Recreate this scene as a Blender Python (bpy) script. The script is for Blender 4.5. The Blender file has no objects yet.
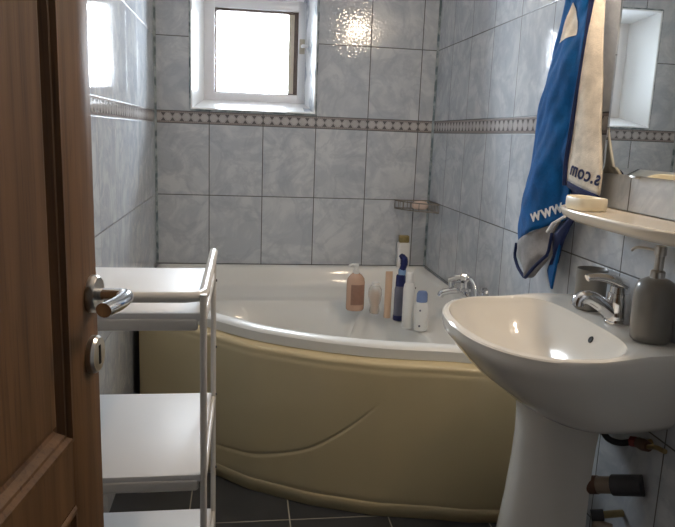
import bpy, bmesh, math, random
import numpy as np
from mathutils import Vector, Matrix
random.seed(4); rng = np.random.default_rng(4)
PI = math.pi
SC = bpy.context.scene
COL = SC.collection

# ------------------------------------------------------------------ helpers
def world_origin(o):
    v = Vector((0, 0, 0))
    while o is not None:
        v += o.location; o = o.parent
    return v

def obj(name, bm, mat, parent=None, smooth=True, local=False, mods=()):
    me = bpy.data.meshes.new(name)
    if isinstance(bm, bmesh.types.BMesh):
        bm.normal_update(); bm.to_mesh(me); bm.free()
    else:
        me.from_pydata(*bm); me.update()
    mats = mat if isinstance(mat, (list, tuple)) else [mat]
    for m in mats: me.materials.append(m)
    if smooth:
        for p in me.polygons: p.use_smooth = True
        try: me.set_sharp_from_angle(angle=math.radians(38))
        except Exception: pass
    o = bpy.data.objects.new(name, me); COL.objects.link(o)
    if parent is not None:
        o.parent = parent
        if not local: o.location = -world_origin(parent)
    return o

def thing(name, label, cat, loc=(0, 0, 0), group=None, rotz=0):
    o = bpy.data.objects.new(name, None); COL.objects.link(o)
    o.empty_display_size = .05
    o.location = loc; o.rotation_euler = (0, 0, rotz)
    o['label'] = label; o['category'] = cat
    if group: o['group'] = group
    return o

def tag(o, label, cat, group=None):
    o['label'] = label; o['category'] = cat
    if group: o['group'] = group
    return o

def struct(o, label=None):
    o['kind'] = 'structure'
    if label: o['label'] = label
    return o

def box(bm, x0, x1, y0, y1, z0, z1, bev=0.0, seg=2):
    m = Matrix.Translation(((x0+x1)/2, (y0+y1)/2, (z0+z1)/2)) @ Matrix.Diagonal((abs(x1-x0), abs(y1-y0), abs(z1-z0), 1))
    r = bmesh.ops.create_cube(bm, size=1, matrix=m)
    if bev > 0:
        es = list({e for v in r['verts'] for e in v.link_edges})
        bmesh.ops.bevel(bm, geom=es, offset=bev, segments=seg, affect='EDGES', profile=.5)
    return bm

def B(): return bmesh.new()

def bx(*a, **k): return box(B(), *a, **k)

def catmull(pts, n=8, closed=False):
    P = [np.array(p, float) for p in pts]; out = []
    N = len(P)
    rngi = range(N if closed else N-1)
    for i in rngi:
        if closed: p0, p1, p2, p3 = P[(i-1) % N], P[i], P[(i+1) % N], P[(i+2) % N]
        else:
            p1, p2 = P[i], P[i+1]
            p0 = P[i-1] if i > 0 else 2*p1-p2
            p3 = P[i+2] if i+2 < N else 2*p2-p1
        for k in range(n):
            t = k/n
            out.append(.5*((2*p1)+(-p0+p2)*t+(2*p0-5*p1+4*p2-p3)*t*t+(-p0+3*p1-3*p2+p3)*t**3))
    if not closed: out.append(P[-1])
    return out

def loft(bm, rings, closed=True, cap0=False, cap1=False):
    V = [[bm.verts.new(tuple(map(float, p))) for p in r] for r in rings]
    n = len(rings[0])
    for a, b in zip(V[:-1], V[1:]):
        for i in range(n if closed else n-1):
            j = (i+1) % n
            try: bm.faces.new((a[i], a[j], b[j], b[i]))
            except ValueError: pass
    if cap0: bm.faces.new(list(reversed(V[0])))
    if cap1: bm.faces.new(V[-1])
    return bm

def tube(bm, pts, r, n=12, caps=True, flat=None):
    """sweep a circle (radius r, number or per-point list) along pts"""
    P = [Vector(tuple(map(float, p))) for p in pts]
    R = r if isinstance(r, (list, tuple)) else [r]*len(P)
    t0 = (P[1]-P[0]).normalized()
    up = Vector((0, 0, 1)) if abs(t0.z) < .9 else Vector((1, 0, 0))
    nrm = (up - t0*up.dot(t0)).normalized()
    rings = []
    for i, p in enumerate(P):
        if i == 0: t = t0
        elif i == len(P)-1: t = (P[i]-P[i-1]).normalized()
        else: t = ((P[i+1]-P[i]).normalized()+(P[i]-P[i-1]).normalized()).normalized()
        nrm = (nrm - t*nrm.dot(t)).normalized(); b = t.cross(nrm)
        fl = 1 if flat is None else flat
        rings.append([p+nrm*(R[i]*fl*math.cos(2*PI*k/n))+b*(R[i]*math.sin(2*PI*k/n)) for k in range(n)])
    return loft(bm, rings, True, caps, caps)

def lathe(bm, prof, c=(0, 0, 0), n=32, sx=1, sy=1, axis='z', rot=0):
    """prof: list of (r,z); closed at the axis when r==0 at the ends"""
    rings = []
    for r, z in prof:
        ring = []
        for k in range(n):
            a = 2*PI*k/n+rot
            x, y = max(r, 1e-5)*math.cos(a)*sx, max(r, 1e-5)*math.sin(a)*sy
            if axis == 'z': ring.append((c[0]+x, c[1]+y, c[2]+z))
            elif axis == 'x': ring.append((c[0]+z, c[1]+x, c[2]+y))
            else: ring.append((c[0]+y, c[1]+z, c[2]+x))
        rings.append(ring)
    return loft(bm, rings, True, True, True)

def resample(pts, n):
    P = np.array(pts, float); d = np.r_[0, np.cumsum(np.linalg.norm(np.diff(P, axis=0), axis=1))]
    s = np.linspace(0, d[-1], n)
    return np.stack([np.interp(s, d, P[:, k]) for k in range(P.shape[1])], 1)

# ------------------------------------------------------------------ materials
def new_mat(name):
    m = bpy.data.materials.new(name); m.use_nodes = True
    nt = m.node_tree
    return m, nt, nt.nodes['Principled BSDF']

def pmat(name, col, rough=.5, metal=0, spec=.5, trans=0, emit=None, estr=0, noise=0, nscale=8, bump=0, bscale=80, coat=0, ior=1.45, alpha=1, sss=0):
    m, nt, p = new_mat(name)
    p.inputs['Base Color'].default_value = (*col, 1)
    p.inputs['Roughness'].default_value = rough
    p.inputs['Metallic'].default_value = metal
    p.inputs['Specular IOR Level'].default_value = spec
    p.inputs['Transmission Weight'].default_value = trans
    p.inputs['IOR'].default_value = ior
    p.inputs['Coat Weight'].default_value = coat
    p.inputs['Coat Roughness'].default_value = .08
    p.inputs['Alpha'].default_value = alpha
    if emit:
        p.inputs['Emission Color'].default_value = (*emit, 1); p.inputs['Emission Strength'].default_value = estr
    tc = nt.nodes.new('ShaderNodeTexCoord')
    if noise:
        nz = nt.nodes.new('ShaderNodeTexNoise'); nz.inputs['Scale'].default_value = nscale; nz.inputs['Detail'].default_value = 4
        nt.links.new(tc.outputs['Object'], nz.inputs['Vector'])
        mx = nt.nodes.new('ShaderNodeMix'); mx.data_type = 'RGBA'
        mx.inputs['A'].default_value = (*[c*(1-noise) for c in col], 1)
        mx.inputs['B'].default_value = (*[min(1, c*(1+noise)) for c in col], 1)
        nt.links.new(nz.outputs['Fac'], mx.inputs['Factor']); nt.links.new(mx.outputs['Result'], p.inputs['Base Color'])
    if bump:
        nb = nt.nodes.new('ShaderNodeTexNoise'); nb.inputs['Scale'].default_value = bscale; nb.inputs['Detail'].default_value = 3
        nt.links.new(tc.outputs['Object'], nb.inputs['Vector'])
        bp = nt.nodes.new('ShaderNodeBump'); bp.inputs['Strength'].default_value = bump; bp.inputs['Distance'].default_value = .002
        nt.links.new(nb.outputs['Fac'], bp.inputs['Height']); nt.links.new(bp.outputs['Normal'], p.inputs['Normal'])
    return m

class N:
    """small node-maths builder"""
    def __init__(s, nt): s.nt = nt
    def val(s, x, sock):
        if isinstance(x, (int, float)): sock.default_value = x
        else: s.nt.links.new(x, sock)
    def m(s, op, a, b=0.0, c=None):
        n = s.nt.nodes.new('ShaderNodeMath'); n.operation = op
        s.val(a, n.inputs[0]); s.val(b, n.inputs[1])
        if c is not None: s.val(c, n.inputs[2])
        return n.outputs[0]
    def mix(s, f, a, b):
        n = s.nt.nodes.new('ShaderNodeMix'); n.data_type = 'RGBA'
        s.val(f, n.inputs['Factor'])
        for k, v in (('A', a), ('B', b)):
            if isinstance(v, tuple): n.inputs[k].default_value = (*v, 1)
            else: s.nt.links.new(v, n.inputs[k])
        return n.outputs['Result']
    def sstep(s, x, lo, hi):
        n = s.nt.nodes.new('ShaderNodeMapRange'); n.interpolation_type = 'SMOOTHSTEP'
        s.val(x, n.inputs[0]); n.inputs[1].default_value = lo; n.inputs[2].default_value = hi
        n.inputs[3].default_value = 0; n.inputs[4].default_value = 1
        return n.outputs[0]

TW, TH, BH, ZA = .25, .3315, .0546, 1.2185     # wall tile, border band height, z of the band's lower edge

def tile_mat(name, axis, u0, grout=(.085, .085, .085), ripple=.38):
    mt, nt, p = new_mat(name); n = N(nt)
    tc = nt.nodes.new('ShaderNodeTexCoord'); sp = nt.nodes.new('ShaderNodeSeparateXYZ')
    nt.links.new(tc.outputs['Object'], sp.inputs[0])
    u = n.m('SUBTRACT', sp.outputs[axis], u0); v = n.m('SUBTRACT', sp.outputs['Z'], ZA)
    ut = n.m('DIVIDE', u, TW)
    fu = n.m('FRACT', n.m('ADD', ut, 40)); du = n.m('MULTIPLY', n.m('MINIMUM', fu, n.m('SUBTRACT', 1.0, fu)), TW)
    above = n.m('GREATER_THAN', v, BH); below = n.m('LESS_THAN', v, 0)
    band = n.m('SUBTRACT', 1.0, n.m('ADD', above, below))
    v2 = n.m('SUBTRACT', v, n.m('MULTIPLY', above, BH))
    vt = n.m('ADD', n.m('DIVIDE', v2, TH), 20)
    fv = n.m('FRACT', vt); dv = n.m('MULTIPLY', n.m('MINIMUM', fv, n.m('SUBTRACT', 1.0, fv)), TH)
    dvb = n.m('MINIMUM', n.m('ABSOLUTE', v), n.m('ABSOLUTE', n.m('SUBTRACT', v, BH)))
    dv = n.m('ADD', n.m('MULTIPLY', dv, n.m('SUBTRACT', 1.0, band)), n.m('MULTIPLY', dvb, band))
    d = n.m('MINIMUM', du, dv)
    g = n.m('SUBTRACT', 1.0, n.sstep(d, .0013, .0028))
    # per tile random offset for the marbling
    cv = nt.nodes.new('ShaderNodeCombineXYZ'); n.val(n.m('FLOOR', n.m('ADD', ut, 40)), cv.inputs[0]); n.val(n.m('FLOOR', vt), cv.inputs[1])
    wn = nt.nodes.new('ShaderNodeTexWhiteNoise'); nt.links.new(cv.outputs[0], wn.inputs['Vector'])
    sc = nt.nodes.new('ShaderNodeVectorMath'); sc.operation = 'MULTIPLY_ADD'
    nt.links.new(wn.outputs['Color'], sc.inputs[0]); sc.inputs[1].default_value = (9, 9, 9); nt.links.new(tc.outputs['Object'], sc.inputs[2])
    n1 = nt.nodes.new('ShaderNodeTexNoise'); n1.inputs['Scale'].default_value = 6; n1.inputs['Detail'].default_value = 7
    n1.inputs['Roughness'].default_value = .62; n1.inputs['Distortion'].default_value = 1.3
    nt.links.new(sc.outputs[0], n1.inputs['Vector'])
    n2 = nt.nodes.new('ShaderNodeTexNoise'); n2.inputs['Scale'].default_value = 5; n2.inputs['Detail'].default_value = 7; n2.inputs['Roughness'].default_value = .6; n2.inputs['Distortion'].default_value = .9
    nt.links.new(sc.outputs[0], n2.inputs['Vector'])
    vein = n.m('SUBTRACT', 1.0, n.sstep(n.m('ABSOLUTE', n.m('SUBTRACT', n2.outputs['Fac'], .5)), .0, .06))
    c = n.mix(n.sstep(n1.outputs['Fac'], .38, .64), (.485, .518, .562), (.63, .652, .672))
    c = n.mix(n.m('MULTIPLY', vein, .36), c, (.36, .39, .45))
    c = n.mix(n.m('MULTIPLY', n.m('SUBTRACT', wn.outputs['Value'], .3), .16), c, (.54, .58, .65))
    # border: rope edges, pale rosettes separated by dark triangles
    vb = n.m('DIVIDE', v, BH)
    vc = n.m('ABSOLUTE', n.m('SUBTRACT', vb, .5))                       # 0 middle .. .5 edge
    fb = n.m('ABSOLUTE', n.m('SUBTRACT', n.m('FRACT', n.m('ADD', n.m('MULTIPLY', ut, 6), 240.5)), .5))   # 0 at motif joint
    tri = n.m('LESS_THAN', n.m('MULTIPLY', fb, 1.0), n.m('SUBTRACT', vc, .055))
    inner = n.m('LESS_THAN', vc, .33)
    tri = n.m('MULTIPLY', tri, inner)
    edge = n.m('GREATER_THAN', vc, .36)
    rope = n.m('SINE', n.m('MULTIPLY', n.m('ADD', ut, n.m('MULTIPLY', vb, .05)), 160))
    line = n.m('SUBTRACT', 1.0, n.sstep(n.m('ABSOLUTE', n.m('SUBTRACT', vc, .345)), .008, .022))
    bc = n.mix(n.sstep(n1.outputs['Fac'], .3, .7), (.43, .41, .405), (.54, .515, .505))
    bc = n.mix(edge, bc, (.33, .29, .28))
    bc = n.mix(n.m('MULTIPLY', edge, n.m('MULTIPLY', n.m('GREATER_THAN', rope, .3), .35)), bc, (.16, .14, .135))
    bc = n.mix(n.m('MULTIPLY', line, .7), bc, (.10, .09, .09))
    star = n.m('SUBTRACT', 1.0, n.sstep(n.m('ABSOLUTE', n.m('SUBTRACT', fb, n.m('MULTIPLY', vc, 1.35))), .02, .05))
    bc = n.mix(n.m('MULTIPLY', n.m('MULTIPLY', star, inner), .5), bc, (.2, .18, .18))
    bc = n.mix(n.m('MULTIPLY', tri, .9), bc, (.10, .09, .095))
    c = n.mix(band, c, bc)
    c = n.mix(g, c, grout)
    nt.links.new(c, p.inputs['Base Color'])
    p.inputs['Specular IOR Level'].default_value = .55
    rg = n.m('ADD', n.m('MULTIPLY', g, .5), .06)
    n.val(rg, p.inputs['Roughness'])
    # glaze: fine ripples that break the reflections up, grooves at the joints
    n3 = nt.nodes.new('ShaderNodeTexNoise'); n3.inputs['Scale'].default_value = 95; n3.inputs['Detail'].default_value = 1
    nt.links.new(tc.outputs['Object'], n3.inputs['Vector'])
    n4 = nt.nodes.new('ShaderNodeTexNoise'); n4.inputs['Scale'].default_value = 16; n4.inputs['Detail'].default_value = 1
    nt.links.new(tc.outputs['Object'], n4.inputs['Vector'])
    hgt = n.m('SUBTRACT', n.m('ADD', n.m('MULTIPLY', n3.outputs['Fac'], ripple), n.m('MULTIPLY', n4.outputs['Fac'], .12)), n.m('MULTIPLY', g, .8))
    hgt = n.m('SUBTRACT', hgt, n.m('MULTIPLY', tri, .5))
    bp = nt.nodes.new('ShaderNodeBump'); bp.inputs['Strength'].default_value = .55; bp.inputs['Distance'].default_value = .0011
    nt.links.new(hgt, bp.inputs['Height']); nt.links.new(bp.outputs['Normal'], p.inputs['Normal'])
    return mt

def floor_mat():
    mt, nt, p = new_mat('floor_tile'); n = N(nt)
    tc = nt.nodes.new('ShaderNodeTexCoord'); sp = nt.nodes.new('ShaderNodeSeparateXYZ'); nt.links.new(tc.outputs['Object'], sp.inputs[0])
    S = .314; dd = []
    for ax, o in (('X', .248), ('Y', -1.327)):
        f = n.m('FRACT', n.m('ADD', n.m('DIVIDE', n.m('SUBTRACT', sp.outputs[ax], o), S), 40))
        dd.append(n.m('MULTIPLY', n.m('MINIMUM', f, n.m('SUBTRACT', 1.0, f)), S))
    g = n.m('SUBTRACT', 1.0, n.sstep(n.m('MINIMUM', dd[0], dd[1]), .0012, .0026))
    nz = nt.nodes.new('ShaderNodeTexNoise'); nz.inputs['Scale'].default_value = 9; nz.inputs['Detail'].default_value = 6; nt.links.new(tc.outputs['Object'], nz.inputs['Vector'])
    c = n.mix(nz.outputs['Fac'], (.028, .030, .034), (.055, .057, .062)); c = n.mix(g, c, (.40, .37, .31))
    nt.links.new(c, p.inputs['Base Color']); n.val(n.m('ADD', n.m('MULTIPLY', g, .4), .38), p.inputs['Roughness'])
    bp = nt.nodes.new('ShaderNodeBump'); bp.inputs['Strength'].default_value = .5; bp.inputs['Distance'].default_value = .001
    n.val(n.m('SUBTRACT', 1.0, g), bp.inputs['Height']); nt.links.new(bp.outputs['Normal'], p.inputs['Normal'])
    return mt

def wood_mat():
    mt, nt, p = new_mat('oak_veneer'); n = N(nt)
    tc = nt.nodes.new('ShaderNodeTexCoord')
    mp = nt.nodes.new('ShaderNodeMapping'); mp.inputs['Scale'].default_value = (26, 26, 1.6); nt.links.new(tc.outputs['Object'], mp.inputs[0])
    n1 = nt.nodes.new('ShaderNodeTexNoise'); n1.inputs['Scale'].default_value = 1.5; n1.inputs['Detail'].default_value = 6; n1.inputs['Distortion'].default_value = .5
    nt.links.new(mp.outputs[0], n1.inputs['Vector'])
    mp2 = nt.nodes.new('ShaderNodeMapping'); mp2.inputs['Scale'].default_value = (140, 140, 5); nt.links.new(tc.outputs['Object'], mp2.inputs[0])
    n2 = nt.nodes.new('ShaderNodeTexNoise'); n2.inputs['Scale'].default_value = 1.6; n2.inputs['Detail'].default_value = 3; nt.links.new(mp2.outputs[0], n2.inputs['Vector'])
    c = n.mix(n.sstep(n1.outputs['Fac'], .3, .7), (.098, .047, .0175), (.178, .089, .036))
    c = n.mix(n.m('MULTIPLY', n.sstep(n2.outputs['Fac'], .52, .70), .5), c, (.055, .023, .010))
    nt.links.new(c, p.inputs['Base Color']); p.inputs['Roughness'].default_value = .55; p.inputs['Specular IOR Level'].default_value = .35
    bp = nt.nodes.new('ShaderNodeBump'); bp.inputs['Strength'].default_value = .25; bp.inputs['Distance'].default_value = .0008
    nt.links.new(n2.outputs['Fac'], bp.inputs['Height']); nt.links.new(bp.outputs['Normal'], p.inputs['Normal'])
    return mt

def towel_mat(name, col):
    mt, nt, p = new_mat(name); n = N(nt)
    tc = nt.nodes.new('ShaderNodeTexCoord')
    nz = nt.nodes.new('ShaderNodeTexNoise'); nz.inputs['Scale'].default_value = 420; nz.inputs['Detail'].default_value = 2; nt.links.new(tc.outputs['Object'], nz.inputs['Vector'])
    n2 = nt.nodes.new('ShaderNodeTexNoise'); n2.inputs['Scale'].default_value = 26; n2.inputs['Detail'].default_value = 3; nt.links.new(tc.outputs['Object'], n2.inputs['Vector'])
    c = n.mix(n.m('ADD', n.m('MULTIPLY', nz.outputs['Fac'], .55), n.m('MULTIPLY', n.sstep(n2.outputs['Fac'], .3, .7), .45)), tuple(x*.66 for x in col), tuple(min(1, x*1.34) for x in col))
    nt.links.new(c, p.inputs['Base Color']); p.inputs['Roughness'].default_value = .95
    p.inputs['Specular IOR Level'].default_value = .15; p.inputs['Sheen Weight'].default_value = .08
    bp = nt.nodes.new('ShaderNodeBump'); bp.inputs['Strength'].default_value = .6; bp.inputs['Distance'].default_value = .003
    n.val(n.m('ADD', n.m('MULTIPLY', nz.outputs['Fac'], .5), n.m('MULTIPLY', n2.outputs['Fac'], 1.0)), bp.inputs['Height']); nt.links.new(bp.outputs['Normal'], p.inputs['Normal'])
    return mt

def sealant_mat():
    mt, nt, p = new_mat('mottled_sealant'); n = N(nt)
    tc = nt.nodes.new('ShaderNodeTexCoord')
    nz = nt.nodes.new('ShaderNodeTexNoise'); nz.inputs['Scale'].default_value = 22; nz.inputs['Detail'].default_value = 5; nt.links.new(tc.outputs['Object'], nz.inputs['Vector'])
    c = n.mix(n.sstep(nz.outputs['Fac'], .4, .62), (.12, .165, .18), (.38, .43, .45))
    nt.links.new(c, p.inputs['Base Color']); p.inputs['Roughness'].default_value = .5
    return mt

def reveal_mat():
    mt, nt, p = new_mat('reveal_plaster'); n = N(nt)
    tc = nt.nodes.new('ShaderNodeTexCoord')
    nz = nt.nodes.new('ShaderNodeTexNoise'); nz.inputs['Scale'].default_value = 9; nz.inputs['Detail'].default_value = 3; nt.links.new(tc.outputs['Object'], nz.inputs['Vector'])
    sx = nt.nodes.new('ShaderNodeSeparateXYZ'); nt.links.new(tc.outputs['Object'], sx.inputs[0])
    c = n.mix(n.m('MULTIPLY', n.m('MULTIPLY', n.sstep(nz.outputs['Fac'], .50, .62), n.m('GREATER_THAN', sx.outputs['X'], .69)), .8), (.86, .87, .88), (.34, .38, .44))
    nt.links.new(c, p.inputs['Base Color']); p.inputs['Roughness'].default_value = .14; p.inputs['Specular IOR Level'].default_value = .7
    return mt

M = dict(
    tile_back=tile_mat('marbled_tile_back', 'X', .2463, ripple=1.0), tile_right=tile_mat('marbled_tile_right', 'Y', -.2338), tile_left=tile_mat('marbled_tile_left', 'Y', -.2394, (.16, .16, .16)),
    tile_front=tile_mat('marbled_tile_front', 'X', .1), floor=floor_mat(), wood=wood_mat(), sealant=sealant_mat(), reveal=reveal_mat(),
    plaster=pmat('ceiling_paint', (.72, .71, .69), .9, noise=.03), hallpaint=pmat('hall_paint', (.42, .38, .33), .9, noise=.05),
    pvc=pmat('white_window_plastic', (.84, .84, .86), .3, noise=.04, nscale=12), gasket=pmat('brown_gasket', (.115, .085, .075), .6, noise=.3, nscale=40),
    cream_strip=pmat('aged_cream_strip', (.52, .47, .38), .5, noise=.15, nscale=30),
    pane=None,
    acrylic=pmat('white_acrylic', (.78, .78, .75), .33, coat=.3, noise=.015, nscale=3), panel=pmat('cream_yellow_acrylic', (.63, .525, .315), .28, coat=.25, noise=.05, nscale=6, bump=.04, bscale=120),
    ceramic=pmat('white_ceramic', (.80, .765, .70), .10, coat=.4, noise=.015, nscale=4), dark=pmat('dark_hole', (.02, .018, .016), .7),
    chrome=pmat('chrome', (.74, .74, .75), .12, metal=1, bump=.03, bscale=60), steel=pmat('brushed_steel', (.55, .52, .48), .28, metal=1, bump=.05, bscale=200),
    rackwhite=pmat('white_laminate', (.70, .68, .665), .5, noise=.015, nscale=6), racktube=pmat('greige_enamel', (.67, .635, .585), .32, noise=.06, nscale=10),
    blue=towel_mat('blue_terry', (.003, .082, .255)), cream=towel_mat('cream_terry', (.64, .575, .485)), grey=towel_mat('grey_terry', (.27, .255, .25)), navy=towel_mat('navy_binding', (.012, .020, .07)), white=towel_mat('white_terry', (.70, .70, .70)),
    stone=pmat('grey_stoneware', (.19, .178, .16), .34, noise=.10, nscale=30, coat=.15), soapcream=pmat('cream_plastic', (.74, .66, .50), .4, noise=.03),
    shelf=pmat('ivory_shelf_ceramic', (.74, .66, .54), .2, coat=.3, noise=.02),
    wire=pmat('dull_wire', (.27, .24, .21), .5, metal=.4, noise=.3, nscale=40), soap=pmat('pink_soap', (.78, .62, .54), .5, noise=.06),
    peach=pmat('peach_liquid', (.58, .385, .285), .25, noise=.05, coat=.3), peachlabel=pmat('brown_print', (.30, .17, .125), .45, noise=.12, nscale=60),
    pwhite=pmat('white_plastic', (.80, .80, .78), .35, noise=.02), beige=pmat('beige_plastic', (.68, .48, .34), .4, noise=.04), clear=None,
    bluedark=pmat('dark_blue_plastic', (.012, .018, .10), .3, noise=.1), bluemid=pmat('pale_blue_plastic', (.20, .32, .52), .35, noise=.05), smoke=pmat('smoky_liquid', (.16, .16, .21), .25, noise=.1),
    bluecap=pmat('blue_cap_plastic', (.17, .24, .44), .4, noise=.05), gold=pmat('dull_gold', (.34, .27, .12), .35, metal=.6, noise=.3, nscale=80), cardw=pmat('white_card', (.76, .75, .72), .6, noise=.03),
    copper=pmat('tarnished_copper', (.17, .09, .06), .42, metal=.5, noise=.3, nscale=40), rubber=pmat('black_rubber', (.018, .018, .02), .5), pipe=pmat('tan_plastic_pipe', (.30, .23, .17), .5, noise=.15, nscale=30), pipedark=pmat('dark_pipe', (.05, .048, .052), .5, noise=.2, nscale=20),
    red=pmat('red_plastic', (.22, .03, .025), .4), brass=pmat('dull_brass', (.36, .27, .13), .35, metal=.9, noise=.2, nscale=50),
    lampglass=pmat('lamp_globe', (.9, .85, .75), .4, emit=(1.0, .80, .60), estr=118),
)
def glass_mat(nm='window_glass', tint=(.96, .97, .97, 1), gr=.02):
    m = bpy.data.materials.new(nm); m.use_nodes = True; nt = m.node_tree; nt.nodes.clear()
    o = nt.nodes.new('ShaderNodeOutputMaterial'); mx = nt.nodes.new('ShaderNodeMixShader'); t = nt.nodes.new('ShaderNodeBsdfTransparent'); g = nt.nodes.new('ShaderNodeBsdfGlossy')
    g.inputs['Roughness'].default_value = gr; t.inputs['Color'].default_value = tint
    fr = nt.nodes.new('ShaderNodeFresnel'); fr.inputs['IOR'].default_value = 1.45
    nt.links.new(fr.outputs[0], mx.inputs[0]); nt.links.new(t.outputs[0], mx.inputs[1]); nt.links.new(g.outputs[0], mx.inputs[2]); nt.links.new(mx.outputs[0], o.inputs[0])
    return m
M['pane'] = glass_mat(); M['clear'] = pmat('clear_plastic', (.80, .79, .76), .2, alpha=.35)
M['mirror'] = pmat('silvered_glass', (.80, .83, .83), .012, metal=1, noise=.005, nscale=3)

# ------------------------------------------------------------------ room shell
W = 1.3245; YF = -3.14; ZC = 2.5
WX0, WX1, WZ0, WZ1 = .164, .739, 1.286, 1.852      # window opening
b = B()
for x0, x1, z0, z1 in ((-.15, WX0, 0, ZC), (WX1, W+.15, 0, ZC), (WX0, WX1, 0, WZ0), (WX0, WX1, WZ1, ZC)): box(b, x0, x1, 0, .24, z0, z1)
struct(obj('wall_back', b, M['tile_back'], smooth=False))
struct(obj('wall_right', bx(W, W+.15, YF-.14, 0, 0, ZC), M['tile_right'], smooth=False))
struct(obj('wall_left', bx(-.15, 0, YF-.14, 0, 0, ZC), M['tile_left'], smooth=False))
b = B(); DX0, DX1, DZ = .112, .86, 2.04
for x0, x1, z0, z1 in ((0, DX0, 0, ZC), (DX1, W, 0, ZC), (DX0, DX1, DZ, ZC)): box(b, x0, x1, YF-.14, YF, z0, z1)
struct(obj('wall_front', b, M['tile_front'], smooth=False))
struct(obj('floor', bx(-.15, W+.15, YF-1.6, .24, -.1, 0), M['floor'], smooth=False))
struct(obj('ceiling', bx(-.15, W+.15, YF-1.6, .24, ZC, ZC+.1), M['plaster'], smooth=False))
b = B(); box(b, -.15, 0, YF-1.6, YF-.14, 0, ZC); box(b, W, W+.15, YF-1.6, YF-.14, 0, ZC); box(b, 0, W, YF-1.6, YF-1.5, 0, ZC)
struct(obj('wall_hall', b, M['hallpaint'], smooth=False))
b = B()
box(b, DX0, DX0+.025, YF-.15, YF+.01, 0, DZ-.03, .004); box(b, DX1-.025, DX1, YF-.15, YF+.01, 0, DZ-.03, .004); box(b, DX0, DX1, YF-.15, YF+.01, DZ-.03, DZ, .004)
struct(obj('trim_4', b, M['wood']))
# mottled sealant in the room corners and round the window
def strip(name, pts, r): return struct(obj(name, tube(B(), pts, r, 8), M['sealant']))
strip('trim_1', [(.002, -.002, .56), (.002, -.002, ZC)], .0075)
strip('trim_2', [(W-.002, -.002, .56), (W-.002, -.002, ZC)], .0075)
b = B()
for p, q in (((WX0-.004, WZ0-.004), (WX0-.004, WZ1+.004)), ((WX1+.004, WZ0-.004), (WX1+.004, WZ1+.004)), ((WX0-.004, WZ0-.004), (WX1+.004, WZ0-.004)), ((WX0-.004, WZ1+.004), (WX1+.004, WZ1+.004))):
    tube(b, [(p[0], -.001, p[1]), (q[0], -.001, q[1])], .0055, 8)
struct(obj('trim_3', b, M['sealant']))

# ------------------------------------------------------------------ window
win = struct(thing('window_1', 'small white framed window above the bathtub', 'window', (WX0, .12, WZ0)))
del win['category']
fy = .20                                   # depth of the frame behind the tiles
IL, IR, IB, IT = .046, .032, .050, .03     # how far the glazed-tile splay runs in on each side
def wrect(il, ir, ib, it, y): return [(WX0+il, y, WZ0+ib), (WX1-ir, y, WZ0+ib), (WX1-ir, y, WZ1-it), (WX0+il, y, WZ1-it)]
b = loft(B(), [wrect(-.002, -.002, -.002, -.002, -.003), wrect(.003, .003, .003, .003, -.002), wrect(IL, IR, IB, IT, fy), wrect(IL, IR, IB, IT, fy+.03)])
bmesh.ops.reverse_faces(b, faces=b.faces)
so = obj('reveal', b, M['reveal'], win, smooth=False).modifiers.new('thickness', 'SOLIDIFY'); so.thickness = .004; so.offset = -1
fx0, fx1, fz0, fz1 = WX0+IL-.001, WX1-IR+.001, WZ0+IB-.001, WZ1-IT+.001
# fixed frame: outer border then the rebate
def frame_ring(x0, x1, z0, z1, wl, wr, wb, wt, y0, y1, bev=.004):
    b = B()
    box(b, x0, x0+wl, y0, y1, z0, z1, bev); box(b, x1-wr, x1, y0, y1, z0, z1, bev)
    box(b, x0+wl-.002, x1-wr+.002, y0+.0006, y1, z0, z0+wb, bev); box(b, x0+wl-.002, x1-wr+.002, y0+.0006, y1, z1-wt, z1, bev)
    return b
fr = obj('frame', frame_ring(fx0, fx1, fz0, fz1, .054, .040, .044, .05, fy, fy+.07), M['pvc'], win)
gx0, gx1, gz0, gz1 = fx0+.054, fx1-.040, fz0+.044, fz1-.05
obj('gasket', frame_ring(gx0-.001, gx1+.001, gz0-.001, gz1+.001, .008, .020, .006, .012, fy+.012, fy+.066, .002), M['gasket'], win)
obj('jamb_strip', bx(gx1-.046, gx1-.019, fy+.016, fy+.064, gz0+.006, gz1-.012, .002), M['cream_strip'], win)
obj('glass', bx(gx0+.007, gx1-.046, fy+.040, fy+.044, gz0+.005, gz1-.011), M['pane'], win, smooth=False)
hz = 1.612
hd = obj('handle', tube(B(), catmull([(fx1-.020, fy-.004, hz), (fx1-.020, fy-.034, hz), (fx1-.008, fy-.046, hz-.002), (fx1+.018, fy-.050, hz-.004), (fx1+.026, fy-.050, hz-.018)], 5), .0085, 10), M['pvc'], win)
obj('handle_plate', bx(fx1-.034, fx1-.008, fy-.008, fy+.001, hz-.035, hz+.035, .003), M['cream_strip'], hd)

# ------------------------------------------------------------------ door (opened into the room, hinge near the camera)
DL = .72; DD = Vector((.1234, .9924, 0))
P0 = Vector((.241, -2.445, 0)) - DD*DL
door = thing('door_1', 'dark oak panelled door standing open at the left', 'door', P0, rotz=math.atan2(DD.y, DD.x))
del door['category']; struct(door)
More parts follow.
